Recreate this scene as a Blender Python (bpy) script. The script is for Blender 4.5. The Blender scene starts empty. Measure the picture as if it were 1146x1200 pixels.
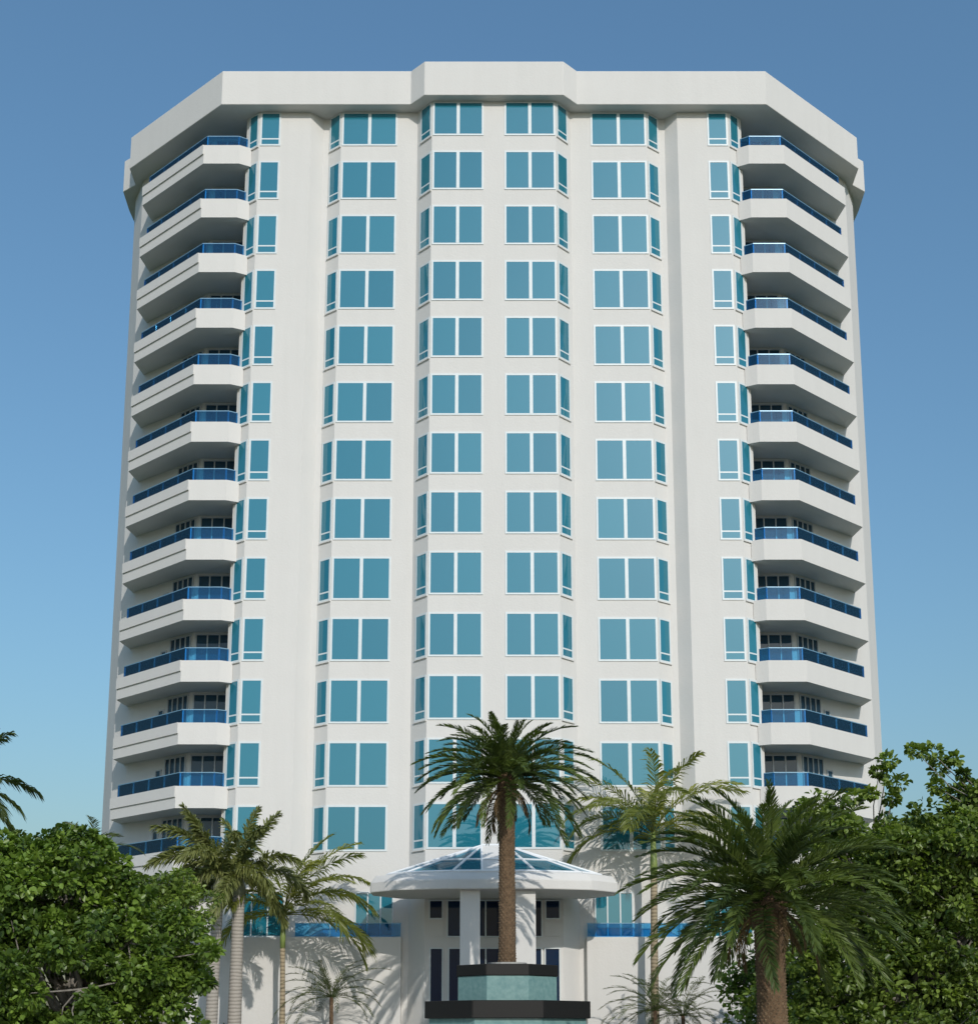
import bpy, bmesh, math, random
import numpy as np
from mathutils import Vector, Matrix

R = math.radians
random.seed(7)
S = bpy.context.scene
C = S.collection

# ------------------------------------------------------------------ camera
EYE = 1.6                      # eye height above the forecourt
DIST = 58.49                   # camera to the main facade plane (y = 0)
PITCH = 0.1765
FPX, CX, CY = 1513.67, 578.88, 940.0     # focal length and principal point in photo pixels (1146 x 1200)
cam_d = bpy.data.cameras.new('camera')
cam = bpy.data.objects.new('camera', cam_d)
C.objects.link(cam)
cam.location = (0, -DIST, EYE)
cam.rotation_euler = (math.pi / 2 + PITCH, 0, 0)
cam_d.sensor_fit = 'VERTICAL'
cam_d.sensor_height = 36.0
cam_d.lens = FPX / 1200 * 36.0
cam_d.shift_x = -(CX - 573.0) / 1200
cam_d.shift_y = (CY - 600.0) / 1200
cam_d.clip_end = 5000
S.camera = cam

# ------------------------------------------------------------------ light
SUN_AZ, SUN_EL = 16.0, 30.0     # degrees to the right of straight behind the camera; elevation
w = bpy.data.worlds.new('World')
S.world = w
w.use_nodes = True
nt = w.node_tree
bg = nt.nodes['Background']
sky = nt.nodes.new('ShaderNodeTexSky')
sky.sky_type = 'NISHITA'
sky.sun_disc = False
sky.sun_elevation = R(SUN_EL)
sky.sun_rotation = R(180 - SUN_AZ)
sky.altitude = 0
sky.air_density = 2.0
sky.dust_density = 2.4
sky.ozone_density = 10.0
hs = nt.nodes.new('ShaderNodeHueSaturation')     # the whole sky a touch less violet
hs.inputs['Hue'].default_value = 0.493
hs.inputs['Saturation'].default_value = 0.96
nt.links.new(sky.outputs[0], hs.inputs['Color'])
nt.links.new(hs.outputs[0], bg.inputs[0])
bg.inputs[1].default_value = 0.138
sd = bpy.data.lights.new('sun', 'SUN')
sd.energy = 2.6
sd.angle = R(0.5)
sd.color = (1.0, 0.94, 0.86)
sun = bpy.data.objects.new('sun', sd)
C.objects.link(sun)
dv = Vector((math.sin(R(SUN_AZ)) * math.cos(R(SUN_EL)), -math.cos(R(SUN_AZ)) * math.cos(R(SUN_EL)), math.sin(R(SUN_EL))))
sun.rotation_euler = dv.to_track_quat('Z', 'Y').to_euler()
sun.location = (30, -60, 60)
S.view_settings.view_transform = 'Standard'
S.view_settings.look = 'None'
S.view_settings.exposure = 0.0
S.view_settings.gamma = 1.0
S.view_settings.use_curve_mapping = False
S.render.engine = 'CYCLES'


# ------------------------------------------------------------------ helpers
def at(u, v, y):
    """photo pixel -> point on the plane at depth y (y = 0 is the main facade)"""
    a = (u - CX) / FPX
    b = (CY - v) / FPX
    ry = math.cos(PITCH) - b * math.sin(PITCH)
    rz = math.sin(PITCH) + b * math.cos(PITCH)
    k = (DIST + y) / ry
    return Vector((a * k, y, rz * k + EYE))


class MB:
    """collects shapes into one mesh"""
    def __init__(self):
        self.v = []
        self.f = []

    def add(self, vs, fs):
        o = len(self.v)
        self.v += [tuple(p) for p in vs]
        self.f += [tuple(i + o for i in f) for f in fs]

    def box(self, x0, x1, y0, y1, z0, z1):
        self.add([(x0, y0, z0), (x1, y0, z0), (x1, y1, z0), (x0, y1, z0),
                  (x0, y0, z1), (x1, y0, z1), (x1, y1, z1), (x0, y1, z1)],
                 [(0, 3, 2, 1), (4, 5, 6, 7), (0, 1, 5, 4), (1, 2, 6, 5), (2, 3, 7, 6), (3, 0, 4, 7)])

    def prism(self, poly, z0, z1):
        """poly counter-clockwise from above"""
        n = len(poly)
        vs = [(p[0], p[1], z0) for p in poly] + [(p[0], p[1], z1) for p in poly]
        fs = [tuple(reversed(range(n))), tuple(range(n, 2 * n))]
        fs += [(i, (i + 1) % n, n + (i + 1) % n, n + i) for i in range(n)]
        self.add(vs, fs)

    def wall_strip(self, pts, t, z0, z1):
        """a thin upright strip that follows pts in plan, thickness t to the left of travel"""
        n = len(pts)
        P = [Vector((p[0], p[1])) for p in pts]
        off = []
        for i in range(n):
            ds = []
            if i > 0:
                ds.append((P[i] - P[i - 1]).normalized())
            if i < n - 1:
                ds.append((P[i + 1] - P[i]).normalized())
            nn = sum((Vector((-d.y, d.x)) for d in ds), Vector((0, 0)))
            nn.normalize()
            c = nn.dot(Vector((-ds[0].y, ds[0].x)))
            off.append(P[i] + nn * (t / max(c, .3)))
        self.prism([tuple(p) for p in P] + [tuple(p) for p in reversed(off)], z0, z1)

    def tube(self, pts, rad, n=6, cap=True):
        P = [Vector(p) for p in pts]
        rings = []
        ref = Vector((0.31, 0.17, 0.93)).normalized()
        base = len(self.v)
        vs = []
        for i, p in enumerate(P):
            d = (P[min(i + 1, len(P) - 1)] - P[max(i - 1, 0)]).normalized()
            a = d.cross(ref)
            if a.length < 1e-3:
                a = d.cross(Vector((1, 0, 0)))
            a.normalize()
            b = d.cross(a)
            r = rad[i] if hasattr(rad, '__len__') else rad
            for k in range(n):
                t = 2 * math.pi * k / n
                vs.append(p + (a * math.cos(t) + b * math.sin(t)) * r)
        fs = []
        for i in range(len(P) - 1):
            for k in range(n):
                k2 = (k + 1) % n
                fs.append((i * n + k, i * n + k2, (i + 1) * n + k2, (i + 1) * n + k))
        if cap:
            fs.append(tuple(reversed(range(n))))
            fs.append(tuple(range((len(P) - 1) * n, len(P) * n)))
        self.add(vs, fs)

    def lathe(self, prof, n=16, cx=0, cy=0):
        vs = []
        for r, z in prof:
            for k in range(n):
                t = 2 * math.pi * k / n
                vs.append((cx + r * math.cos(t), cy + r * math.sin(t), z))
        fs = []
        for i in range(len(prof) - 1):
            for k in range(n):
                k2 = (k + 1) % n
                fs.append((i * n + k, i * n + k2, (i + 1) * n + k2, (i + 1) * n + k))
        fs.append(tuple(reversed(range(n))))
        fs.append(tuple(range((len(prof) - 1) * n, len(prof) * n)))
        self.add(vs, fs)

    def mesh(self, name, mat, smooth=False, fix=True):
        me = bpy.data.meshes.new(name)
        me.from_pydata(self.v, [], self.f)
        if fix:
            bm = bmesh.new()
            bm.from_mesh(me)
            bmesh.ops.recalc_face_normals(bm, faces=bm.faces)
            bm.to_mesh(me)
            bm.free()
        me.materials.append(mat)
        if smooth:
            me.polygons.foreach_set('use_smooth', [True] * len(me.polygons))
        me.update()
        return me


def link(name, me, parent=None, loc=(0, 0, 0), rot=(0, 0, 0), scale=(1, 1, 1)):
    o = bpy.data.objects.new(name, me)
    C.objects.link(o)
    o.location = loc
    o.rotation_euler = rot
    o.scale = scale
    if parent:
        o.parent = parent
    return o


def tag(o, label=None, cat=None, group=None, kind=None):
    if label:
        o['label'] = label
    if cat:
        o['category'] = cat
    if group:
        o['group'] = group
    if kind:
        o['kind'] = kind
    return o


def bevel(o, wdt=0.02, seg=2):
    m = o.modifiers.new('bevel', 'BEVEL')
    m.width = wdt
    m.segments = seg
    m.limit_method = 'ANGLE'
    m.angle_limit = R(40)


# ------------------------------------------------------------------ materials
def newmat(name):
    m = bpy.data.materials.new(name)
    m.use_nodes = True
    n = m.node_tree.nodes
    return m, m.node_tree, n['Principled BSDF']


def noise(t, scale, detail=4, coord='Object', rough=.55):
    tc = t.nodes.new('ShaderNodeTexCoord')
    nz = t.nodes.new('ShaderNodeTexNoise')
    nz.inputs['Scale'].default_value = scale
    nz.inputs['Detail'].default_value = detail
    nz.inputs['Roughness'].default_value = rough
    t.links.new(tc.outputs[coord], nz.inputs['Vector'])
    return nz


def ramp(t, src, c0, c1, p0=.3, p1=.7):
    r = t.nodes.new('ShaderNodeValToRGB')
    r.color_ramp.elements[0].color = (*c0, 1)
    r.color_ramp.elements[1].color = (*c1, 1)
    r.color_ramp.elements[0].position = p0
    r.color_ramp.elements[1].position = p1
    t.links.new(src, r.inputs[0])
    return r


def add_bump(t, b, src, strength, dist):
    bp = t.nodes.new('ShaderNodeBump')
    bp.inputs['Strength'].default_value = strength
    bp.inputs['Distance'].default_value = dist
    t.links.new(src, bp.inputs['Height'])
    t.links.new(bp.outputs[0], b.inputs['Normal'])


def simple(name, c0, c1, rough=.6, scale=3, bump=0, bscale=40, metal=0, spec=.5):
    m, t, b = newmat(name)
    nz = noise(t, scale)
    rp = ramp(t, nz.outputs[0], c0, c1)
    t.links.new(rp.outputs[0], b.inputs['Base Color'])
    b.inputs['Roughness'].default_value = rough
    b.inputs['Metallic'].default_value = metal
    b.inputs['Specular IOR Level'].default_value = spec
    if bump:
        n2 = noise(t, bscale, 5)
        add_bump(t, b, n2.outputs[0], bump, .02)
    return m


M = {}


def stucco_mat(name, lo, hi):
    m, t, b = newmat(name)
    tc = t.nodes.new('ShaderNodeTexCoord')
    # faint rain streaks: noise stretched along z
    mp = t.nodes.new('ShaderNodeMapping')
    mp.inputs['Scale'].default_value = (1.6, 1.6, .10)
    t.links.new(tc.outputs['Object'], mp.inputs[0])
    st = t.nodes.new('ShaderNodeTexNoise')
    st.inputs['Scale'].default_value = 1.4
    st.inputs['Detail'].default_value = 6
    t.links.new(mp.outputs[0], st.inputs['Vector'])
    bl = noise(t, .55, 5)
    mx = t.nodes.new('ShaderNodeMath')
    mx.operation = 'MULTIPLY_ADD'
    t.links.new(st.outputs[0], mx.inputs[0])
    mx.inputs[1].default_value = .55
    hf = t.nodes.new('ShaderNodeMath')
    hf.operation = 'MULTIPLY'
    hf.inputs[1].default_value = .45
    t.links.new(bl.outputs[0], hf.inputs[0])
    t.links.new(hf.outputs[0], mx.inputs[2])
    rp = ramp(t, mx.outputs[0], lo, hi, .30, .62)
    t.links.new(rp.outputs[0], b.inputs['Base Color'])
    b.inputs['Roughness'].default_value = .85
    b.inputs['Specular IOR Level'].default_value = .25
    n2 = noise(t, 9, 8, rough=.7)
    add_bump(t, b, n2.outputs[0], .35, .03)
    return m


M['stucco'] = stucco_mat('white_stucco', (.612, .602, .58), (.638, .628, .606))
M['frame'] = simple('white_window_frame', (.58, .64, .66), (.62, .68, .70), .45, 2)
M['grey_frame'] = simple('grey_door_frame', (.42, .45, .47), (.48, .51, .53), .4, 2)


def glass_mat(name, lo, hi, ior=1.9, rough=.03, tint=(1, 1, 1), spec=.5):
    m, t, b = newmat(name)
    oi = t.nodes.new('ShaderNodeObjectInfo')
    rp = ramp(t, oi.outputs['Random'], lo, hi, 0, 1)
    t.links.new(rp.outputs[0], b.inputs['Base Color'])
    b.inputs['Roughness'].default_value = rough
    b.inputs['IOR'].default_value = ior
    b.inputs['Specular Tint'].default_value = (*tint, 1)
    b.inputs['Specular IOR Level'].default_value = spec
    nz = noise(t, .9, 2)
    add_bump(t, b, nz.outputs[0], .05, .02)
    return m


M['glass'] = glass_mat('teal_reflective_glass', (.013, .145, .205), (.021, .178, .24), 1.95, .02, (.66, .86, 1))
M['dark_glass'] = glass_mat('dark_door_glass', (.018, .05, .085), (.026, .066, .105), 1.45)
M['navy_glass'] = glass_mat('navy_door_glass', (.004, .016, .045), (.008, .028, .07), 1.35, spec=.2)


def rail_glass(name, tint, diff=(.015, .13, .32), mix=.15):
    m = bpy.data.materials.new(name)
    m.use_nodes = True
    t = m.node_tree
    t.nodes.clear()
    out = t.nodes.new('ShaderNodeOutputMaterial')
    tr = t.nodes.new('ShaderNodeBsdfTransparent')
    tr.inputs[0].default_value = (*tint, 1)
    gl = t.nodes.new('ShaderNodeBsdfGlossy')
    gl.inputs['Roughness'].default_value = .04
    gl.inputs['Color'].default_value = (.9, .95, 1, 1)
    fr = t.nodes.new('ShaderNodeFresnel')
    fr.inputs[0].default_value = 1.33
    df = t.nodes.new('ShaderNodeBsdfDiffuse')
    df.inputs[0].default_value = (*diff, 1)
    m1 = t.nodes.new('ShaderNodeMixShader')
    m1.inputs[0].default_value = mix
    t.links.new(tr.outputs[0], m1.inputs[1])
    t.links.new(df.outputs[0], m1.inputs[2])
    m2 = t.nodes.new('ShaderNodeMixShader')
    t.links.new(fr.outputs[0], m2.inputs[0])
    t.links.new(m1.outputs[0], m2.inputs[1])
    t.links.new(gl.outputs[0], m2.inputs[2])
    t.links.new(m2.outputs[0], out.inputs[0])
    return m


M['rail_glass'] = rail_glass('blue_rail_glass', (.36, .74, .96), (.02, .15, .32), .12)
M['roof_glass'] = rail_glass('blue_skylight_glass', (.50, .80, .90), (.04, .20, .27), .5)
M['rail_metal'] = simple('blue_grey_rail', (.16, .30, .42), (.20, .36, .48), .35, 2, metal=.2)
M['white_metal'] = simple('white_metal', (.72, .74, .76), (.78, .80, .82), .4, 2)
M['granite'] = simple('black_granite', (.008, .008, .009), (.022, .021, .020), .35, 60, spec=.3)
M['teal_tile'] = None


def tile_mat():
    m, t, b = newmat('sea_green_glass_tile')
    br = t.nodes.new('ShaderNodeTexNoise')
    tc = t.nodes.new('ShaderNodeTexCoord')
    br.inputs['Scale'].default_value = 6
    t.links.new(tc.outputs['Object'], br.inputs['Vector'])
    rp = ramp(t, br.outputs[0], (.13, .25, .25), (.19, .32, .31))
    t.links.new(rp.outputs[0], b.inputs['Base Color'])
    b.inputs['Roughness'].default_value = .25
    n2 = noise(t, 25, 3)
    add_bump(t, b, n2.outputs[0], .12, .01)
    return m


M['teal_tile'] = tile_mat()
M['pan'] = simple('pale_planter_rim', (.45, .46, .45), (.55, .55, .53), .6, 5)
M['soil'] = simple('soil', (.05, .035, .022), (.09, .06, .04), .95, 9, .4)
M['ground'] = simple('lawn', (.035, .06, .018), (.06, .09, .03), .95, .8, .5, 30)
M['paving'] = simple('forecourt_bounce_paving', (.36, .33, .29), (.44, .41, .37), .85, 1.2, .3, 20)  # pale tone chosen to bounce sunlight up
M['bark'] = simple('grey_bark', (.11, .10, .085), (.26, .24, .21), .9, 7, .6, 30)
M['palm_bark'] = simple('brown_palm_bark', (.07, .042, .022), (.16, .10, .055), .95, 9, .6, 25)
M['palm_scale'] = simple('brown_leaf_base', (.085, .058, .034), (.20, .138, .08), .95, 5, .4, 30)
M['slim_bark'] = None


def ring_bark(name, lo, hi, sc):
    m, t, b = newmat(name)
    tc = t.nodes.new('ShaderNodeTexCoord')
    wv = t.nodes.new('ShaderNodeTexWave')
    wv.bands_direction = 'Z'
    wv.inputs['Scale'].default_value = sc
    wv.inputs['Distortion'].default_value = 2.5
    wv.inputs['Detail'].default_value = 3
    t.links.new(tc.outputs['Object'], wv.inputs['Vector'])
    rp = ramp(t, wv.outputs[0], lo, hi, .1, .6)
    t.links.new(rp.outputs[0], b.inputs['Base Color'])
    b.inputs['Roughness'].default_value = .9
    add_bump(t, b, wv.outputs[0], .4, .02)
    return m


M['slim_bark'] = ring_bark('pale_ringed_bark', (.24, .22, .19), (.36, .33, .29), 2.2)
M['tan_bark'] = ring_bark('tan_ringed_bark', (.20, .16, .10), (.33, .27, .18), 2.0)
M['crownshaft'] = simple('green_crownshaft', (.14, .20, .05), (.22, .28, .08), .5, 3)


M['grey_shaft'] = simple('grey_green_crownshaft', (.13, .15, .09), (.20, .21, .14), .6, 3)


def leaf_mat(name, lo, hi, rough=.45, trans=.25, obj_random=True, spec=.4):
    m, t, b = newmat(name)
    if obj_random:
        oi = t.nodes.new('ShaderNodeObjectInfo')
        nz = noise(t, 1.3, 3)
        ad = t.nodes.new('ShaderNodeMath')
        ad.operation = 'MULTIPLY_ADD'
        t.links.new(oi.outputs['Random'], ad.inputs[0])
        ad.inputs[1].default_value = .6
        h = t.nodes.new('ShaderNodeMath')
        h.operation = 'MULTIPLY'
        h.inputs[1].default_value = .45
        t.links.new(nz.outputs[0], h.inputs[0])
        t.links.new(h.outputs[0], ad.inputs[2])
        src = ad.outputs[0]
        rp = ramp(t, src, lo, hi, .1, .9)
    else:
        at_ = t.nodes.new('ShaderNodeAttribute')
        at_.attribute_name = 'tint'
        rp = ramp(t, at_.outputs['Fac'], lo, hi, 0, 1)
    t.links.new(rp.outputs[0], b.inputs['Base Color'])
    b.inputs['Roughness'].default_value = rough
    b.inputs['Specular IOR Level'].default_value = spec
    out = [n for n in t.nodes if n.type == 'OUTPUT_MATERIAL'][0]
    tl = t.nodes.new('ShaderNodeBsdfTranslucent')
    g = t.nodes.new('ShaderNodeMixRGB')
    g.blend_type = 'MULTIPLY'
    g.inputs[0].default_value = 1
    g.inputs[2].default_value = (1.5, 1.6, .5, 1)
    t.links.new(rp.outputs[0], g.inputs[1])
    t.links.new(g.outputs[0], tl.inputs[0])
    mx = t.nodes.new('ShaderNodeMixShader')
    mx.inputs[0].default_value = trans
    t.links.new(b.outputs[0], mx.inputs[1])
    t.links.new(tl.outputs[0], mx.inputs[2])
    t.links.new(mx.outputs[0], out.inputs[0])
    return m


M['date_leaf'] = leaf_mat('date_palm_leaf', (.030, .052, .014), (.12, .165, .032))
M['dead_leaf'] = leaf_mat('dry_brown_frond', (.10, .065, .03), (.17, .12, .06), .8, .2)
M['feather_leaf'] = leaf_mat('feather_palm_leaf', (.10, .13, .025), (.27, .28, .06), .4, .35)
M['grey_leaf'] = leaf_mat('grey_green_palm_leaf', (.085, .105, .034), (.20, .22, .07), .5, .25)
M['coco_leaf'] = leaf_mat('coconut_palm_leaf', (.035, .06, .018), (.085, .12, .03), .45, .3)
M['fan_leaf'] = leaf_mat('understory_palm_leaf', (.045, .065, .022), (.12, .145, .045), .5, .3)
M['tree_leaf'] = leaf_mat('glossy_tree_leaf', (.034, .072, .012), (.22, .33, .05), .42, .28, False, .5)
M['tree_leaf_b'] = leaf_mat('olive_tree_leaf', (.038, .072, .014), (.24, .33, .06), .42, .3, False, .5)
M['hedge_leaf'] = leaf_mat('hedge_leaf', (.015, .032, .010), (.05, .08, .02), .5, .2, False)

# ------------------------------------------------------------------ ground
mb = MB()
mb.add([(-1500, -1500, 0), (1500, -1500, 0), (1500, 1500, 0), (-1500, 1500, 0)], [(0, 1, 2, 3)])
tag(link('ground', mb.mesh('ground', M['ground'])), kind='structure')
mb = MB()
mb.add([(-26, -90, .004), (26, -90, .004), (26, -4.5, .004), (-26, -4.5, .004)], [(0, 1, 2, 3)])  # out of view; paving widened and lightened to bounce sunlight onto the soffits
tag(link('forecourt', mb.mesh('forecourt', M['paving'])), kind='structure')

# ------------------------------------------------------------------ the tower
ZS = 46.05 + EYE            # soffit of the roof band
ZT = 47.95 + EYE            # top of the roof band
STOREY = 3.0
WTOP = 46.2011 + EYE        # glass top of the first row from above
GH = 1.973                  # glass height
ROWS = 13

tower = bpy.data.objects.new('apartment_tower', None)
C.objects.link(tower)
tag(tower, 'tall white stucco apartment tower with teal windows and curved corner balconies', 'building')

half = [(3.10, -.77), (3.87, 0), (7.73, 0), (8.42, .50), (8.70, .50), (9.28, 0), (11.88, 0), (12.62, .52),
        (12.62, 1.9), (14.6, 1.9), (18.30, 4.55), (19.25, 5.40), (20.08, 6.9), (20.08, 20), (12, 24)]
poly = [(-x, y) for x, y in reversed(half)] + half
# keep counter-clockwise seen from above: front runs left to right, then round the back
mb = MB()
mb.prism(poly, 0, ZS)
wall = link('wall', mb.mesh('tower_wall', M['stucco']), tower)

rh = [(3.47, -1.24), (4.19, -.58), (13.72, -.58), (19.72, 4.36), (19.78, 5.72), (20.62, 6.30), (20.75, 8.0), (20.75, 20.5), (12.3, 24.5)]
rpoly = [(-x, y) for x, y in reversed(rh)] + rh
mb = MB()
mb.prism(rpoly, ZS, ZT)
o = link('roof_band', mb.mesh('roof_band', M['stucco']), tower)
bevel(o, .03, 2)
# --- windows
FB = .085     # frame width
MUL = .16


def frame_mesh(name, wid, hei, kind):
    """frame in local space: x along the wall from 0, z up from 0 (glass bottom), -y outwards"""
    mb = MB()
    y0, y1 = .02, -.032
    mb.box(-FB, 0, y1, y0, -FB, hei + FB)
    mb.box(wid, wid + FB, y1, y0, -FB, hei + FB)
    mb.box(0, wid, y1, y0, -FB, 0)
    mb.box(0, wid, y1, y0, hei, hei + FB)
    if kind == 'double':
        mb.box(wid / 2 - MUL / 2, wid / 2 + MUL / 2, y1 - .004, y0, 0, hei)
    else:
        mb.box(0, wid, y1 + .004, y0, hei * .175 - .035, hei * .175 + .035)
    return mb.mesh(name, M['frame'])


def pane_mesh(name, wid, hei, mat):
    mb = MB()
    mb.box(0, wid, -.024, -.006, 0, hei)
    return mb.mesh(name, mat)


mcache = {}


def get(key, fn):
    if key not in mcache:
        mcache[key] = fn()
    return mcache[key]


wr = random.Random(3)


def put_window(p, q, a, wid, z, hei, kind, sill=False):
    """window on the wall from p to q (plan, left to right as seen from outside), starting a metres along"""
    d = Vector((q[0] - p[0], q[1] - p[1]))
    ang = math.atan2(d.y, d.x)
    d.normalize()
    loc = (p[0] + d.x * a, p[1] + d.y * a, z)
    key = (round(wid, 3), round(hei, 3), kind)
    fr = link('window', get(('f',) + key, lambda: frame_mesh('window', wid, hei, kind)), tower, loc, (0, 0, ang))
    if kind == 'double':
        pw = (wid - MUL) / 2
        spots = [(0, 0, pw, hei), (pw + MUL, 0, pw, hei)]
    else:
        zb = hei * .175
        spots = [(0, 0, wid, zb - .035), (0, zb + .035, wid, hei - zb - .035)]
    for x, zz, pw, ph in spots:
        me = get(('p', round(pw, 3), round(ph, 3)), lambda: pane_mesh('pane', pw, ph, M['glass']))
        link('pane', me, fr, (x, 0, zz), (R(max(-.2, min(.2, wr.gauss(0, .1)))), 0, R(max(-.25, min(.25, wr.gauss(0, .12))))))
    if sill:
        def sm():
            mb = MB()
            mb.box(-FB - .02, wid + FB + .02, -.065, .02, -FB - .06, -FB - .003)
            return mb.mesh('sill', M['stucco'])
        link('sill', get(('s', round(wid, 3)), sm), fr)
    return fr


def seg_len(p, q):
    return math.hypot(q[0] - p[0], q[1] - p[1])


def mir(p):
    return (-p[0], p[1])


for k in range(ROWS):
    top = WTOP - k * STOREY
    z = top - GH
    h = GH
    if k == 0:
        h = ZS - FB - .012 - z
    for side in (-1, 1):
        def W(p, q, x0, x1, kind, sill=False):
            # x0, x1: glass edges in x on the right-hand half
            L = seg_len(p, q)
            a0 = (x0 - p[0]) / (q[0] - p[0]) * L
            a1 = (x1 - p[0]) / (q[0] - p[0]) * L
            if side == 1:
                put_window(p, q, a0, a1 - a0, z, h, kind, sill)
            else:
                put_window(mir(q), mir(p), L - a1, a1 - a0, z, h, kind, sill)
        W((0, -.77), (3.10, -.77), .61, 2.97, 'double')
        W((3.10, -.77), (3.87, 0), 3.185, 3.625, 'vent', True)
        W((3.87, 0), (7.73, 0), 4.98, 7.60, 'double')
        W((7.73, 0), (8.42, .5), 7.82, 8.285, 'vent', True)
        W((9.28, 0), (11.88, 0), 10.88, 11.74, 'vent')
        W((11.88, 0), (12.62, .52), 11.98, 12.385, 'vent', True)

# --- balconies
bal_r = [(12.30, .26), (12.85, 0), (14.65, 0), (18.62, 3.36), (18.46, 4.72)]


def mpts(pts, side):
    return pts if side == 1 else [mir(p) for p in reversed(pts)]


def slab_poly(side):
    p = [(12.42, .34), (12.88, .05), (14.62, .05), (18.53, 3.38), (18.40, 4.70), (14.75, 2.1), (12.5, 2.1)]
    return p if side == 1 else [mir(q) for q in reversed(p)]


def lerp2(a, b, t):
    return (a[0] + (b[0] - a[0]) * t, a[1] + (b[1] - a[1]) * t)


def make_balcony(side):
    """returns a list of (name, mesh, children)"""
    BH = 1.035
    mb = MB()
    mb.prism(slab_poly(side), .008, .20)
    mb.wall_strip(mpts(bal_r, side), .30, 0, BH)
    if side == -1:
        # on this end the upper course of the long slanted side overhangs the lower one
        d = Vector((18.62 - 14.65, 3.36)).normalized()
        nx, ny = d.y * .06, -d.x * .06
        strip = [(14.655 + nx, .004 + ny), (18.615 + nx, 3.356 + ny)]
        mb.wall_strip(mpts(strip, side), .10, .52, BH + .004)
    body = mb.mesh('balcony', M['stucco'])
    # glass panels with gaps
    t = .07
    inset = [(12.46, .50), (12.95, .23), (14.56, .23), (18.34, 3.44), (18.24, 4.50)]
    panels = []
    segs = [(inset[0], inset[1], 0, 1), (inset[1], inset[2], 0, .5), (inset[1], inset[2], .5, 1)]
    segs += [(inset[2], inset[3], i / 4, (i + 1) / 4) for i in range(4)]
    segs += [(inset[3], inset[4], 0, 1)]
    for p, q, t0, t1 in segs:
        L = seg_len(p, q)
        g = .004 / L
        m2 = MB()
        m2.wall_strip(mpts([lerp2(p, q, t0 + g), lerp2(p, q, t1 - g)], side), .016, BH + .03, BH + .66)
        panels.append(m2.mesh('rail_panel', M['rail_glass']))
    rl = MB()
    rl.wall_strip(mpts([(p[0], p[1] - .0) for p in inset], side), .045, BH + .661, BH + .70)
    rail = rl.mesh('handrail', M['rail_metal'])
    posts = []
    ps = [lerp2(inset[1], inset[2], .0), lerp2(inset[1], inset[2], .985)]
    for i, p in enumerate(ps):
        m3 = MB()
        x, y = p if side == 1 else mir(p)
        m3.box(x - .03, x + .03, y + .03, y + .09, .201, BH + .655)
        posts.append(m3.mesh('rail_post', M['white_metal'] if i == 1 else M['rail_metal']))
    return body, panels, rail, posts


def door_meshes(wid, hei, n):
    fr = MB()
    b = .06
    fr.box(0, wid, -.07, .03, hei - b, hei)
    fr.box(0, wid, -.07, .03, 0, b)
    pw = wid / n
    for i in range(n + 1):
        x = min(max(i * pw - b / 2, 0), wid - b)
        fr.box(x, x + b, -.073, .03, b, hei - b)
    pn = MB()
    pn.box(0, pw - b, -.03, .0, 0, hei - 2 * b)
    return fr.mesh('sliding_door', M['grey_frame']), pn.mesh('door_pane', M['dark_glass']), [i * pw + b / 2 for i in range(n)], b


def put_door(p, q, a, wid, z, hei, n, parent):
    d = Vector((q[0] - p[0], q[1] - p[1]))
    ang = math.atan2(d.y, d.x)
    d.normalize()
    fm, pm, xs, b = get(('door', round(wid, 2), round(hei, 2), n), lambda: door_meshes(wid, hei, n))
    f = link('sliding_door', fm, parent, (p[0] + d.x * a, p[1] + d.y * a, z), (0, 0, ang))
    for x in xs:
        link('door_pane', pm, f, (x, 0, b), (R(wr.gauss(0, .15)), 0, R(wr.gauss(0, .3))))
    return f


BAL = {1: make_balcony(1), -1: make_balcony(-1)}
bw0, bw1, bw2 = (12.62, 1.9), (14.6, 1.9), (18.30, 4.55)
for k in range(ROWS):
    zb = WTOP - GH - k * STOREY - 1.07         # underside of this balcony
    for side in (-1, 1):
        body, panels, rail, posts = BAL[side]
        b = link('balcony', body, tower, (0, 0, zb))
        for me in panels:
            link('rail_panel', me, b)
        link('handrail', rail, b)
        for me in posts:
            link('rail_post', me, b)
        zf = zb + .205
        dh = 2.70 if k else 2.5
        L1 = seg_len(bw0, bw1)
        L2 = seg_len(bw1, bw2)
        if side == 1:
            put_door(bw0, bw1, .10, L1 - .22, zf, dh, 3, tower)
            put_door(bw1, bw2, .12, 1.50, zf, dh, 4, tower)
            put_door(bw1, bw2, 1.86, .42, zf, 2.2, 1, tower)
        else:
            put_door(mir(bw1), mir(bw0), .12, L1 - .22, zf, dh, 3, tower)
            put_door(mir(bw2), mir(bw1), L2 - 1.62, 1.50, zf, dh, 4, tower)
            put_door(mir(bw2), mir(bw1), L2 - 2.28, .42, zf, 2.2, 1, tower)

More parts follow.
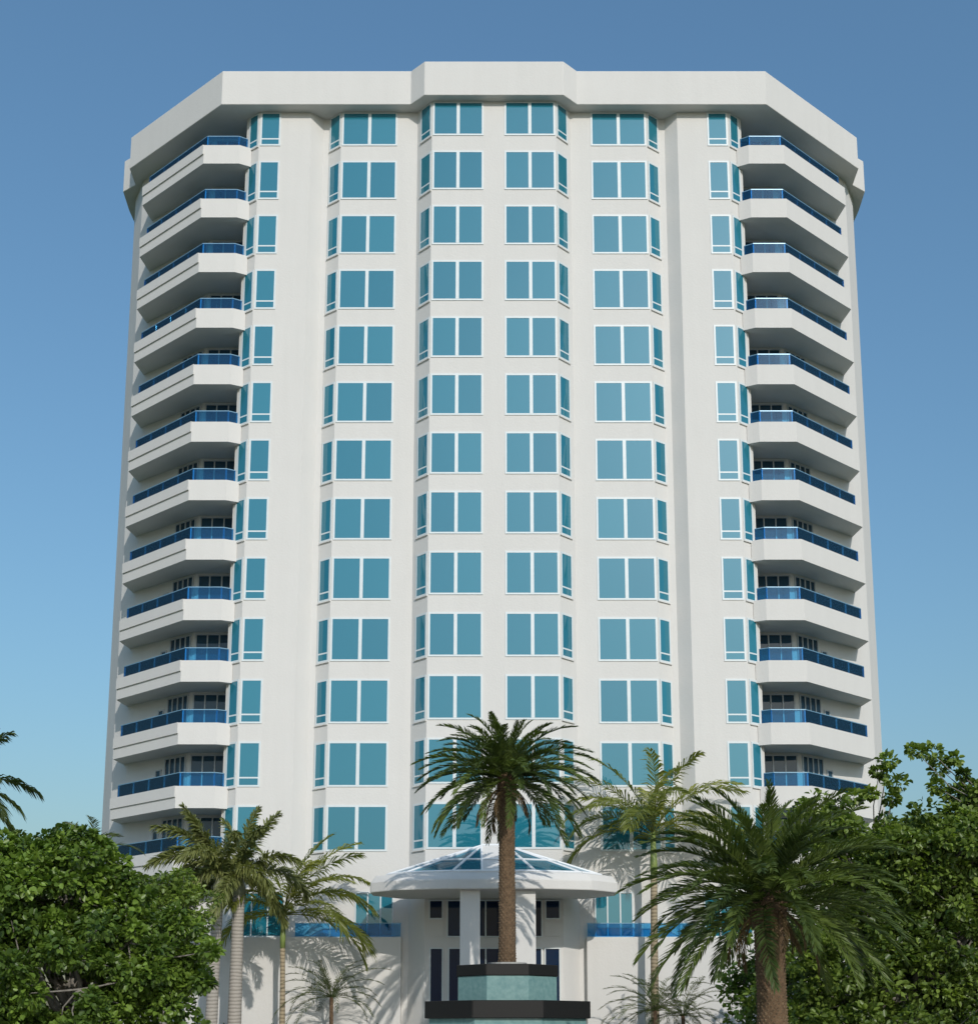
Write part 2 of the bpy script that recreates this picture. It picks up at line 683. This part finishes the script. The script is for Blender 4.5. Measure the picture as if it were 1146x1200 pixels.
# --- podium with terrace rails, lower floors
for side in (-1, 1):
    mb = MB()
    x0, x1 = (4.15, 13.75)
    if side == 1:
        mb.box(x0, x1, -.42, -.003 + .7, 0, 4.22 + EYE)
    else:
        mb.box(-x1, -x0, -.42, .697, 0, 4.22 + EYE)
    pod = link('podium_wall', mb.mesh('podium_wall', M['stucco']), tower)
    bevel(pod, .03, 2)
    zt = 4.22 + EYE
    n = 6
    for i in range(3):
        xa = x0 + .04 + i * (x1 - x0 - .08) / n
        xb = xa + (x1 - x0 - .08) / n - .03
        m2 = MB()
        if side == -1:
            xa, xb = -xb, -xa
        m2.box(xa, xb, -.40, -.385, zt + .02, zt + .60)
        link('rail_panel', m2.mesh('rail_panel', M['rail_glass']), pod)
    m2 = MB()
    xr = x0 + (x1 - x0) / 2
    m2.box(x0 if side == 1 else -xr, xr if side == 1 else -x0, -.415, -.37, zt + .601, zt + .63)
    link('handrail', m2.mesh('handrail', M['rail_metal']), pod)
    # terrace doors behind the rail
    for xa, wd in ((4.55, 1.75), (9.5, 2.2)):
        xs = xa if side == 1 else -xa - wd
        f, pm, px, bb = get(('tdoor', wd), lambda: door_meshes(wd, 2.05, 3))
        fm2 = get(('tdoorf', wd), lambda: f.copy())
        fm2.materials[0] = M['frame']
        pm2 = get(('tdoorp', wd), lambda: pm.copy())
        pm2.materials[0] = M['glass']
        fo = link('terrace_door', fm2, tower, (xs, 0, zt + .01))
        for x in px:
            link('door_pane', pm2, fo, (x, 0, bb))

# --- glazed entrance wall under the canopy
YA = -.77


def entry(u0, v0, u1, v1, mat='navy_glass', n=1):
    a = at(u0, v1, YA)
    b = at(u1, v0, YA)
    wd, hh = b.x - a.x, b.z - a.z
    mb = MB()
    f = .05
    mb.box(-f, 0, -.08, .02, -f, hh + f)
    mb.box(wd, wd + f, -.08, .02, -f, hh + f)
    mb.box(0, wd, -.08, .02, -f, 0)
    mb.box(0, wd, -.08, .02, hh, hh + f)
    for i in range(1, n):
        mb.box(i * wd / n - .03, i * wd / n + .03, -.076, .02, 0, hh)
    fo = link('entrance_window', mb.mesh('entrance_window', M['grey_frame' if False else 'frame']), tower, (a.x, YA, a.z))
    for i in range(n):
        m2 = MB()
        m2.box(i * wd / n + .001, (i + 1) * wd / n - .001, -.03, 0, 0, hh)
        link('pane', m2.mesh('pane', M[mat]), fo)


for s in ((504, 1056, 518, 1076), (525, 1056, 540, 1097), (640, 1056, 655, 1076), (618, 1056, 634, 1097)):
    entry(*s)
entry(548, 1056, 611, 1097, n=3)
for s in ((504, 1112, 518, 1222), (526, 1112, 541, 1222), (640, 1112, 655, 1222), (618, 1112, 634, 1222)):
    entry(*s)
entry(548, 1112, 611, 1222, n=3)
# spandrel panels below the two small upper windows
for u0, u1 in ((502, 520), (638, 657)):
    a, b = at(u0, 1097, YA), at(u1, 1081, YA)
    m2 = MB()
    m2.box(a.x, b.x, YA - .05, YA + .02, a.z, b.z)
    link('spandrel_panel', m2.mesh('spandrel_panel', M['stucco']), tower)

# ------------------------------------------------------------------ entrance canopy
canopy = bpy.data.objects.new('entrance_canopy', None)
C.objects.link(canopy)
canopy.location = (0, -.9, 0)
tag(canopy, 'white porte-cochere canopy on square columns with blue glass hipped skylight', 'canopy')
CZ0, CZ1 = 5.88 + EYE, 6.62 + EYE


def cpart(name, mb, mat, parent=None):
    o = link(name, mb.mesh(name, M[mat]), parent or canopy)
    if not parent:
        o.matrix_parent_inverse = Matrix.Translation((0, .9, 0))
    return o


ch = [(1.9, -4.95), (4.1, -4.4), (5.3, -3.4), (5.3, -2.2), (4.1, -.80)]
cp = [mir(p) for p in reversed(ch)] + ch
mb = MB()
# ring shaped fascia: outer outline with the inner skylight opening left to the glass above
n_ = len(cp)
cq = [(p[0] * .955, -2.9 + (p[1] + 2.9) * .86) for p in cp]
mb.add([(p[0], p[1], CZ0) for p in cp] + [(p[0], p[1], CZ0 + .42) for p in cp] + [(p[0], p[1], CZ1) for p in cq],
       [tuple(reversed(range(n_))), tuple(range(2 * n_, 3 * n_))] +
       [(i, (i + 1) % n_, n_ + (i + 1) % n_, n_ + i) for i in range(n_)] +
       [(n_ + i, n_ + (i + 1) % n_, 2 * n_ + (i + 1) % n_, 2 * n_ + i) for i in range(n_)])
fas = cpart('fascia', mb, 'stucco')
bevel(fas, .05, 2)
for x in (-1.0, 1.32):
    mb = MB()
    mb.box(x - .42, x + .42, -4.62, -3.80, 0, CZ0 - .002)
    c = cpart('column', mb, 'stucco')
    bevel(c, .02, 2)
apex_l, apex_r = Vector((-.55, -2.6, 8.0 + EYE)), Vector((.55, -2.6, 8.0 + EYE))
zb = CZ1 + .05
base = [Vector((-4.6, -3.2, zb)), Vector((-3.7, -4.05, zb)), Vector((-1.75, -4.55, zb)), Vector((-.5, -4.6, zb)), Vector((.5, -4.6, zb)),
        Vector((1.75, -4.55, zb)), Vector((3.7, -4.05, zb)), Vector((4.6, -3.2, zb)), Vector((4.6, -2.2, zb)), Vector((3.5, -1.1, zb)),
        Vector((-3.5, -1.1, zb)), Vector((-4.6, -2.2, zb))]
nb = len(base)


def apx(p):
    return apex_l if p.x < 0 else apex_r


for i in range(nb):
    p, q = base[i], base[(i + 1) % nb]
    a, b = apx(p), apx(q)
    mb = MB()
    d = Vector((0, 0, -.02))
    vs = [p, q, b, a] if a != b else [p, q, a]
    n = len(vs)
    mb.add([v for v in vs] + [v + d for v in vs],
           [tuple(range(n)), tuple(reversed(range(n, 2 * n)))] + [(j, (j + 1) % n, n + (j + 1) % n, n + j) for j in range(n)])
    cpart('skylight_panel' if i == 3 else 'skylight_pane', mb, 'stucco' if i == 3 else 'roof_glass')
for p in base:
    mb = MB()
    mb.tube([p + Vector((0, 0, .01)), apx(p) + Vector((0, 0, .03))], .055, 5)
    cpart('rib', mb, 'white_metal')
mb = MB()
mb.tube([apex_l + Vector((0, 0, .04)), apex_r + Vector((0, 0, .04))], .08, 6)
cpart('ridge', mb, 'white_metal')
mids = [p.lerp(apx(p), .45) + Vector((0, 0, .03)) for p in base]
for i in range(nb):
    mb = MB()
    mb.tube([mids[i], mids[(i + 1) % nb]], .04, 5)
    cpart('purlin', mb, 'white_metal')
mb = MB()
for i in range(nb):
    p, q = base[i], base[(i + 1) % nb]
    mb.tube([p, q], .07, 5)
cpart('skylight_kerb', mb, 'white_metal')

# ------------------------------------------------------------------ fountain planter with the central palm
FX, FY = .48, -11.0
fountain = bpy.data.objects.new('fountain_planter', None)
C.objects.link(fountain)
fountain.location = (FX, FY, 0)
tag(fountain, 'two tiered octagonal fountain planter of sea green tile with black granite caps', 'fountain')


def octo(r):
    # flat side to the camera; r = half width across flats
    s = r * math.tan(R(22.5))
    return [(-s, -r), (s, -r), (r, -s), (r, s), (s, r), (-s, r), (-r, s), (-r, -s)]


def fpart(name, poly, z0, z1, mat, bv=.015):
    mb = MB()
    mb.prism(poly, z0, z1)
    o = link(name, mb.mesh(name, M[mat]), fountain)
    if bv:
        bevel(o, bv, 2)
    return o


def oct_slabs(r, inner, z0, z1):
    P, Q = octo(r), octo(inner)
    for i in range(8):
        j = (i + 1) % 8
        mb = MB()
        g = .004
        a, b = Vector(P[i]), Vector(P[j])
        c, d = Vector(Q[j]), Vector(Q[i])
        e = (b - a).normalized() * g
        mb.prism([tuple(a + e), tuple(b - e), tuple(c - e), tuple(d + e)], z0, z1)
        o = link('cap_slab', mb.mesh('cap_slab', M['granite']), fountain)
        bevel(o, .012, 1)


z = lambda v: v + EYE
fpart('lower_tier', octo(2.78), 0, z(.49), 'teal_tile')
oct_slabs(2.93, 2.1, z(.49) + .002, z(1.09))
fpart('upper_tier', octo(1.77), z(.49) + .001, z(1.98), 'teal_tile')
oct_slabs(1.82, .9, z(1.98) + .002, z(2.38))
fpart('planter_soil', octo(1.0), z(1.98) + .001, z(2.30), 'soil', 0)
mb = MB()
mb.lathe([(.62, z(2.25)), (.72, z(2.50)), (.66, z(2.50)), (.58, z(2.40))], 20)
link('planter_rim', mb.mesh('planter_rim', M['pan']), fountain)


# ------------------------------------------------------------------ palms
def frond_mesh(name, L, elev, bend, n, leaf, wid, mat, rng, alpha0=70, alpha1=25, vee=25, hang=.35, start=.12, power=1.3, jitter=.15, rach=.03, gap=0.0, plume=False):
    """a pinnate frond that leaves the origin along +x with the given elevation and bends down by `bend` degrees"""
    mb = MB()
    ns = 12
    pts = [Vector((0, 0, 0))]
    side_w = rng.uniform(-.05, .05)
    for i in range(ns):
        t = (i + .5) / ns
        e = R(elev - bend * t ** power)
        pts.append(pts[-1] + Vector((math.cos(e), side_w * t, math.sin(e))) * (L / ns))

    def P(t):
        f = t * ns
        i = min(int(f), ns - 1)
        return pts[i].lerp(pts[i + 1], f - i), (pts[i + 1] - pts[i]).normalized()

    mb.tube(pts[::2], [rach * (1 - .88 * i / 6) for i in range(7)], 4)
    vs, fs = [], []
    for i in range(n):
        t = start + (1 - start) * (i + .5) / n
        for s in (-1, 1):
            if rng.random() < gap:
                continue
            p, d = P(min(t + rng.uniform(-.3, .3) / n, .999))
            side = Vector((0, s, 0))
            up = side.cross(d) * s
            if up.z < 0 and abs(elev) < 80:
                pass
            up = Vector((-d.z, 0, d.x))
            al = R(alpha0 + (alpha1 - alpha0) * t + rng.uniform(-6, 6))
            ve = R(rng.uniform(-75, 75) if plume else vee + rng.uniform(-14, 14))
            prof = math.sin(math.pi * min(1, (t - start) / (1 - start) * .86 + .12)) ** .6
            ll = leaf * (.30 + .70 * prof) * rng.uniform(1 - jitter, 1 + jitter)
            dirv = (d * math.cos(al) + (side * math.cos(ve) + up * math.sin(ve)) * math.sin(al)).normalized()
            wv = dirv.cross(up)
            if wv.length < .1:
                wv = d
            wv = (wv.normalized() * .8 + d * .5).normalized() * wid * .5
            wv = Matrix.Rotation(R(rng.gauss(0, 38)), 3, dirv) @ wv
            m = p + dirv * ll * .5 + Vector((0, 0, -hang * ll * .12))
            tip = p + dirv * ll * .92 + Vector((0, 0, -hang * ll * .55))
            o = len(vs)
            vs += [p - wv * .5, p + wv * .5, m + wv, m - wv, tip]
            fs += [(o, o + 1, o + 2, o + 3), (o + 3, o + 2, o + 4)]
    mb.add(vs, fs)
    return mb.mesh(name, mat, fix=False)


def palm_root(name, loc, label, cat='palm tree', group=None):
    e = bpy.data.objects.new(name, None)
    C.objects.link(e)
    e.location = loc
    return tag(e, label, cat, group)


def date_palm(loc, H, rt, L, label, nf, seed, scale_sz=.15, ups=(.66, .78, .88, .96)):
    """stout trunk with leaf-base scales; H: height of the growing point"""
    rng = random.Random(seed)
    root = palm_root('date_palm', loc, label)
    mb = MB()
    prof = [(rt * 1.12, 0), (rt * 1.02, H * .1), (rt * .96, H * .5), (rt * .98, H * .8), (rt * 1.25, H * .9), (rt * 1.2, H * .97), (rt * .5, H * 1.02)]
    mb.lathe(prof, 16)
    link('trunk', mb.mesh('trunk', M['palm_bark'], True), root)

    def rad(zz):
        for (r0, z0), (r1, z1) in zip(prof, prof[1:]):
            if z0 <= zz <= z1:
                return r0 + (r1 - r0) * (zz - z0) / (z1 - z0)
        return rt
    sc = MB()
    cnt = int(2 * math.pi * rt / scale_sz)
    rows = int(H * .95 / (scale_sz * .62))
    for j in range(rows):
        zz = j * H * .95 / rows
        r = rad(zz) - .012
        for i in range(cnt):
            th = 2 * math.pi * (i + .5 * (j % 2)) / cnt + rng.uniform(-.05, .05)
            hw = scale_sz * .46 / r
            o_ = rng.uniform(.030, .055)
            hh = scale_sz * .62

            def pt(a, rr, z_):
                return (rr * math.cos(a), rr * math.sin(a), z_)
            vs = [pt(th - hw, r, zz), pt(th, r, zz - hh * .7), pt(th + hw, r, zz), pt(th, r + o_, zz + hh * .35), pt(th, r, zz + hh * .6)]
            sc.add(vs, [(0, 1, 3), (1, 2, 3), (2, 4, 3), (4, 0, 3)])
    tag(link('leaf_bases', sc.mesh('leaf_bases', M['palm_scale'], fix=False), root), kind='stuff')
    # frond meshes: several for each height class, shared between fronds
    classes = []
    for el, bd in ((80, 54), (66, 60), (54, 63), (42, 64), (30, 62), (17, 60), (2, 58), (-16, 54)):
        classes.append([frond_mesh('frond', L, el, bd, 66, L * .15, .052, M['date_leaf'], rng, 60, 22, 30, .25, .08, 1.35) for _ in range(2)])
    g = 0
    for i in range(nf):
        f = (i + .5) / nf
        ci = min(int(f ** .85 * 8), 7)
        g += 137.508
        me = classes[ci][rng.randrange(2)]
        s = rng.uniform(.9, 1.06) * (tuple(ups) + (1, 1, 1, 1))[ci]
        zz = H * (1.01 - .0) - f * L * .12
        r0 = rt * (.3 + .55 * f)
        a = R(g + rng.uniform(-12, 12))
        link('frond', me, root, (r0 * math.cos(a), r0 * math.sin(a), zz), (R(rng.uniform(-14, 14)), R(rng.uniform(-5, 5)), a), (s, s, s))
    # old leaf stubs and dry fronds hanging below the crown
    dead = [frond_mesh('dry_frond', L * .5, -38, 48, 34, L * .10, .035, M['dead_leaf'], rng, 40, 15, 10, .6) for _ in range(2)]
    for i in range(12):
        a = R(i * 30 + rng.uniform(-10, 10))
        s = rng.uniform(.7, 1.1)
        link('dry_frond', dead[i % 2], root, (rt * .95 * math.cos(a), rt * .95 * math.sin(a), H * .94 - L * .05), (R(rng.uniform(-25, 25)), 0, a), (s, s, s))
    return root


def feather_palm(name, loc, H, rb, rtop, L, label, nf, seed, leafmat, barkmat, lean=(0, 0), shaft=1.0, leaf=.62, wid=.055, n=46, elevs=None, coconuts=False, group=None, hang=.5, azs=None, plume=False):
    rng = random.Random(seed)
    root = palm_root(name, loc, label, group=group)
    P = []
    for i in range(9):
        t = i / 8
        P.append((lean[0] * t * t, lean[1] * t * t, H * t))
    mb = MB()
    mb.tube(P, [rb + (rtop - rb) * min(1, (i / 8) * 1.3) for i in range(9)], 12)
    link('trunk', mb.mesh('trunk', M[barkmat], True), root)
    top = Vector(P[-1])
    if shaft:
        mb = MB()
        mb.tube([top + Vector((0, 0, -.05)), top + Vector((0, 0, shaft * .3)), top + Vector((0, 0, shaft))], [rtop * 1.02, rtop * 1.12, rtop * .6], 10)
        link('crownshaft', mb.mesh('crownshaft', M['grey_shaft' if plume else 'crownshaft'], True), root)
    top = top + Vector((0, 0, shaft))
    elevs = elevs or [(80, 45), (66, 75), (50, 95), (34, 100), (18, 95)]
    g = rng.uniform(0, 360)
    for i in range(nf):
        f = (i + .5) / nf
        el, bd = elevs[min(int(f * len(elevs)), len(elevs) - 1)]
        me = frond_mesh('frond', L * rng.uniform(.88, 1.08), el + rng.uniform(-6, 6), bd + rng.uniform(-12, 12), n, leaf, wid, M[leafmat], rng,
                        72, 28, 20, hang, .16, 1.2, .12, .028, plume=plume)
        g += 137.5
        a = R(azs[i % len(azs)] if azs else g)
        link('frond', me, root, tuple(top + Vector((0, 0, -shaft * .12 * f))), (R(rng.uniform(-25, 25)), 0, a))
    if coconuts:
        for i in range(9):
            a = rng.uniform(0, 6.28)
            mb = MB()
            r = .13
            mb.lathe([(r * .1, -r * 1.2), (r * .7, -r * .9), (r, 0), (r * .7, r * .8), (r * .1, r * 1.1)], 10)
            link('coconut', mb.mesh('coconut', M['palm_scale'], True), root,
                 tuple(top + Vector((.28 * math.cos(a), .28 * math.sin(a), rng.uniform(-.45, -.1)))))
    return root


date_palm((FX, FY + .15, z(2.28)), 7.35, .30, 3.5, 'stout date palm standing in the fountain planter', 96, 15)
date_palm((7.43, -23.5, 0), 5.4, .40, 3.75, 'large date palm with broad drooping crown beside the leafy tree', 108, 23, .14, (.84, .92, .96, 1))

feather_palm('feather_palm', (6.95, -1.9, 0), 8.4, .20, .15, 4.8, 'tall yellow green feather palm before the terrace rail right of the canopy', 22, 31,
             'feather_leaf', 'tan_bark', (.1, .1), 2.0, 1.05, .075, 50, [(80, 58), (64, 78), (50, 90), (36, 95), (22, 85)], hang=.75,
             azs=[250, 20, 170, 320, 95, 10, 190, 345, 150, 220, 30, 178, 285, 70, 200, 350, 130])
feather_palm('foxtail_palm', (-10.55, -5.2, 0), 7.2, .31, .25, 3.4, 'bushy grey green foxtail palm with thick pale trunk near the podium end', 13, 41,
             'grey_leaf', 'slim_bark', (.0, 0), .8, .62, .085, 110, [(84, 25), (62, 65), (46, 90), (28, 105), (12, 90)], plume=True,
             azs=[40, 165, 20, 200, 300, 180, 340, 120, 230, 10, 270, 150, 60])
feather_palm('foxtail_palm', (-11.35, -5.9, 0), 7.2, .28, .22, 3.3, 'bushy dark foxtail palm beside its thicker pale trunked neighbour', 12, 47,
             'grey_leaf', 'slim_bark', (.12, 0), .8, .60, .085, 110, [(74, 25), (58, 70), (44, 95), (24, 105), (10, 95)], plume=True,
             azs=[175, 190, 160, 210, 300, 185, 250, 20, 140, 330, 225, 90])
feather_palm('feather_palm', (-9.0, -2.7, 0), 5.2, .15, .11, 4.3, 'slender yellow green feather palm with ringed trunk between podium and pale trunks', 20, 53,
             'feather_leaf', 'tan_bark', (-.1, .1), 1.6, .95, .075, 48, [(74, 55), (56, 78), (42, 92), (26, 95), (8, 80)], hang=.75,
             azs=[20, 150, 350, 5, 190, 300, 30, 335, 240, 165, 345, 15, 210, 320, 100])
feather_palm('coconut_palm', (-20.7, -11.0, 0), 10.2, .22, .15, 3.5, 'coconut palm rising behind the round leafed tree', 16, 61,
             'coco_leaf', 'slim_bark', (.1, 0), .2, .8, .08, 50, [(70, 60), (45, 80), (25, 90), (5, 80), (-15, 60)], True, hang=.9,
             azs=[0, 40, 350, 180, 20, 330, 10, 90, 270, 345, 25, 200, 300, 5, 60, 355])


def clump_palm(loc, h, L, n, label, seed):
    rng = random.Random(seed)
    root = palm_root('young_palm', loc, label, 'palm')
    mb = MB()
    mb.tube([(0, 0, 0), (.02, 0, h * .5), (0, .02, h)], [.11, .09, .08], 9)
    link('trunk', mb.mesh('trunk', M['palm_bark'], True), root)
    g = 0
    for i in range(n):
        f = (i + .5) / n
        g += 137.5
        me = frond_mesh('frond', L * rng.uniform(.8, 1.1), 78 - 75 * f, 70 + 15 * f, 30, .34, .028, M['fan_leaf'], rng, 58, 24, 24, .3, .15, 1.2, .2, .015)
        link('frond', me, root, (0, 0, h), (R(rng.uniform(-20, 20)), 0, R(g)))
    return root


clump_palm((-7.0, -2.2, 0), 3.1, 2.8, 30, 'young palm in the shade left of the canopy', 71)
clump_palm((6.75, -3.6, 0), 2.5, 2.7, 30, 'young palm at the foot of the tall yellow green palm', 73)
clump_palm((8.0, -3.0, 0), 2.3, 2.6, 26, 'young palm between tall feather palm and large date palm', 75)


clump_palm((-10.2, -26.2, 0), 6.0, 1.4, 15, 'small palm poking out above the dense round leafed tree', 77)

# ------------------------------------------------------------------ leafy trees
def leaf_cloud(name, centres, radii, per, size, mat, seed, droop=.15):
    """many small folded leaves round the given twig ends; returns a mesh with a per-leaf tint"""
    rs = np.random.RandomState(seed)
    c = np.repeat(np.array(centres), per, axis=0)
    rad = np.repeat(np.array(radii), per)
    tint_c = np.repeat(rs.uniform(0, 1, len(centres)), per)
    n = len(c)
    d = rs.normal(size=(n, 3))
    d /= np.linalg.norm(d, axis=1)[:, None]
    r = rad * rs.uniform(.25, 1.0, n) ** .6
    pos = c + d * r[:, None] * np.array([1, 1, .8])
    ax = d + rs.normal(size=(n, 3)) * .55
    ax[:, 2] -= droop
    ax /= np.linalg.norm(ax, axis=1)[:, None]
    up = np.array([0, 0, 1.0]) + rs.normal(size=(n, 3)) * .55 + d * .35
    sd_ = np.cross(ax, up)
    sd_ /= np.linalg.norm(sd_, axis=1)[:, None] + 1e-9
    nm = np.cross(sd_, ax)
    L = size * rs.uniform(.5, 1.4, n)
    W = L * rs.uniform(.30, .42, n)
    fold = W * rs.uniform(.15, .6, n)
    curl = L * rs.uniform(-.02, .22, n)

    def V(a, s, u):
        return pos + ax * (L * a)[:, None] + sd_ * (W * s)[:, None] + nm * (fold * u)[:, None]
    dz = nm * curl[:, None]
    v = np.stack([V(0, 0, 0), V(.30, -.92, 1), V(.72, -.78, .8) - dz * .4, V(1, 0, 0) - dz, V(.72, .78, .8) - dz * .4, V(.30, .92, 1)], axis=1).reshape(-1, 3)
    b = (np.arange(n) * 6)[:, None]
    f = np.concatenate([b + np.array([0, 3, 2, 1]), b + np.array([0, 5, 4, 3])], axis=1).reshape(-1, 4)
    me = bpy.data.meshes.new(name)
    me.vertices.add(len(v))
    me.vertices.foreach_set('co', v.ravel())
    me.loops.add(f.size)
    me.loops.foreach_set('vertex_index', f.ravel().astype(np.int32))
    me.polygons.add(len(f))
    me.polygons.foreach_set('loop_start', (np.arange(len(f)) * 4).astype(np.int32))
    me.polygons.foreach_set('loop_total', np.full(len(f), 4, dtype=np.int32))
    me.update(calc_edges=True)
    at_ = me.attributes.new('tint', 'FLOAT', 'POINT')
    tint = np.clip(.45 * rs.uniform(0, 1, n) ** 1.5 + .6 * tint_c ** 1.3, 0, 1)
    at_.data.foreach_set('value', np.repeat(tint, 6).astype(np.float32))
    me.materials.append(mat)
    return me


def leafy_tree(name, loc, label, lobes, n_clump, per, size, seed, mat, extra=(), trunk_h=1.6, tr=.28, crad=(.2, .42)):
    """lobes: (centre, radii) ellipsoids relative to loc that make up the crown"""
    rng = random.Random(seed)
    root = bpy.data.objects.new(name, None)
    C.objects.link(root)
    root.location = loc
    tag(root, label, 'tree')
    wood = MB()
    fork = Vector((0, 0, trunk_h))
    trunk = MB()
    trunk.tube([(0, 0, 0), (.05, .03, trunk_h * .5), fork, fork + Vector((0, 0, .3))], [tr * 1.3, tr, tr * .9, tr * .6], 10)
    link('trunk', trunk.mesh('trunk', M['bark'], True), root)
    limbs = []
    for c, r in lobes:
        c = Vector(c)
        for j in range(4):
            e = c + Vector((rng.uniform(-.5, .5) * r[0], rng.uniform(-.3, .6) * r[1], rng.uniform(-.3, .55) * r[2]))
            k = fork.lerp(e, .45) + Vector((rng.uniform(-.4, .4), rng.uniform(-.4, .4), rng.uniform(-.2, .5)))
            pts = []
            for i in range(7):
                t = i / 6
                p = fork.lerp(k, t).lerp(k.lerp(e, t), t)
                pts.append(p + Vector((rng.uniform(-.08, .08), rng.uniform(-.08, .08), rng.uniform(-.06, .06))))
            limbs.append(pts)
            lm = MB()
            r0 = tr * rng.uniform(.28, .5)
            lm.tube(pts, [r0 * (1 - .75 * i / 6) for i in range(7)], 7)
            link('limb', lm.mesh('limb', M['bark'], True), root)
    tot = sum(r[0] * r[1] * r[2] for c, r in lobes)
    cs, rr = [], []
    allp = [(p) for L in limbs for p in L[2:]]
    for c, r in lobes:
        k = max(4, int(n_clump * r[0] * r[1] * r[2] / tot))
        for i in range(k):
            d = Vector((rng.gauss(0, 1), rng.gauss(0, 1), rng.gauss(0, 1))).normalized()
            f = rng.uniform(.45, 1.0) ** .5 * rng.choice((.8, .9, 1.0, 1.06, 1.16))
            p = Vector((c[0] + d.x * r[0] * f, c[1] + d.y * r[1] * f, c[2] + d.z * r[2] * f))
            if p.z + loc[2] < .5:
                continue
            cs.append(p)
            rr.append(rng.uniform(*crad))
    for p, r in extra:
        cs.append(Vector(p))
        rr.append(r)
    for p in cs:
        q = min(allp, key=lambda a: (a - p).length_squared)
        m = q.lerp(p, .5) + Vector((rng.uniform(-.15, .15), rng.uniform(-.15, .15), rng.uniform(-.2, .05)))
        wood.tube([q, m, p], [.028, .020, .010], 4, False)
    tag(link('twigs', wood.mesh('twigs', M['bark'], True, False), root), kind='stuff')
    me = leaf_cloud('crown', [tuple(p) for p in cs], rr, per, size, mat, seed)
    tag(link('crown', me, root), kind='stuff')
    return root


def rel(u, v, y, base):
    return tuple(at(u, v, y) - Vector(base))


# left: round leafed tree
LB = (-9.4, -29.0, 0)
lobesL = [(rel(85, 1042, -29, LB), (1.2, 1.5, 1.25)), (rel(10, 1050, -29.5, LB), (1.5, 1.6, 1.35)), (rel(165, 1120, -29, LB), (1.45, 1.5, 1.15)),
          (rel(70, 1150, -30, LB), (1.8, 1.6, 1.4)), (rel(-60, 1090, -29, LB), (1.8, 1.8, 1.8)), (rel(205, 1155, -28.6, LB), (.75, 1.0, .9)),
          (rel(120, 1230, -29.5, LB), (2.2, 1.5, 1.0))]
spr = [(30, 992, .25), (58, 982, .26), (75, 976, .2), (98, 980, .25), (122, 992, .22), (140, 1012, .24), (150, 1030, .2), (226, 1088, .25), (246, 1115, .24), (238, 1152, .25), (205, 1070, .2), (5, 985, .25), (215, 1180, .3)]
leafy_tree('leafy_tree', LB, 'dense round leafed tree in front of the podium end wall', lobesL, 470, 150, .135, 5, M['tree_leaf'],
           [(rel(u, v, -29 + random.uniform(-.5, .5), LB), r) for u, v, r in spr])
# a second, more distant tree behind it
LB2 = (-11.2, -14.0, 0)
lobes2 = [(rel(200, 1065, -14, LB2), (1.5, 1.4, 1.3)), (rel(190, 1120, -14, LB2), (1.6, 1.4, 1.3)), (rel(60, 1010, -14, LB2), (2.2, 1.5, 1.1)), (rel(130, 1090, -14, LB2), (2.0, 1.4, 1.8))]
leafy_tree('leafy_tree', LB2, 'paler leafy tree behind the dense one, under the lowest balcony', lobes2, 240, 90, .15, 6, M['tree_leaf_b'], trunk_h=2.2)
# right: tall loose tree
RB = (13.2, -17.5, 0)
lobesR = [(rel(1100, 1010, -17.5, RB), (2.6, 2.2, 1.7)), (rel(1010, 1000, -17.0, RB), (1.7, 1.6, 1.2)), (rel(1120, 1120, -17.5, RB), (2.8, 2.0, 2.0)),
          (rel(1000, 1130, -17.0, RB), (2.0, 1.8, 1.9)), (rel(920, 1165, -15.5, RB), (1.1, 1.0, 1.2)), (rel(960, 960, -16.8, RB), (.9, .9, .7)), (rel(1180, 980, -17.5, RB), (2.0, 2.0, 2.0)),
          (rel(1050, 1220, -18, RB), (3.5, 2.0, 1.2))]
sprigs = [(1040, 892, .28), (1050, 918, .34), (1072, 880, .25), (1092, 882, .34), (1100, 900, .3), (1117, 890, .2), (1097, 922, .24), (1118, 930, .38), (1135, 940, .4),
          (1030, 905, .22), (1045, 935, .25), (1128, 908, .16), (1146, 925, .3), (1020, 930, .2), (1000, 935, .25), (985, 945, .3)]
extra = [(rel(u, v, -17.3 + random.uniform(-.5, .5), RB), r) for u, v, r in sprigs]
leafy_tree('leafy_tree', RB, 'tall loose branching tree behind the large date palm', lobesR, 640, 100, .18, 9, M['tree_leaf_b'], extra, 2.0, .30, (.28, .55))


DB = (13.5, -9.0, 0)
lobesD = [(rel(880, 1165, -9, DB), (1.1, 1.2, 1.6)), (rel(960, 1120, -9, DB), (2.6, 1.6, 2.4)), (rel(1070, 1060, -9, DB), (3.2, 1.8, 3.2)), (rel(1150, 1100, -9, DB), (3.4, 1.8, 3.4)), (rel(1010, 1190, -9, DB), (4.5, 1.6, 1.6))]
leafy_tree('leafy_tree', DB, 'dark dense tree filling the gap between loose tree and tower', lobesD, 420, 70, .22, 13, M['tree_leaf'], trunk_h=1.5, crad=(.4, .6))


# low clipped hedge along the podium
def hedge(x0, x1, y0, y1, h, label, seed):
    rng = random.Random(seed)
    cs, rr = [], []
    nx = int((x1 - x0) / .3)
    for i in range(nx):
        for j in range(3):
            for k in range(4):
                cs.append((x0 + (i + rng.random()) * (x1 - x0) / nx, y0 + (y1 - y0) * (j + rng.random()) / 3, .2 + (h - .35) * (k + rng.random()) / 4))
                rr.append(.2)
    o = bpy.data.objects.new('hedge', leaf_cloud('hedge', cs, rr, 14, .13, M['hedge_leaf'], seed))
    C.objects.link(o)
    tag(o, label, 'hedge')


hedge(-13.6, -3.9, -2.1, -1.2, 1.95, 'low dark hedge along the podium left of the canopy', 81)
hedge(4.3, 12.5, -2.3, -1.3, 1.95, 'low dark hedge along the podium right of the canopy', 83)
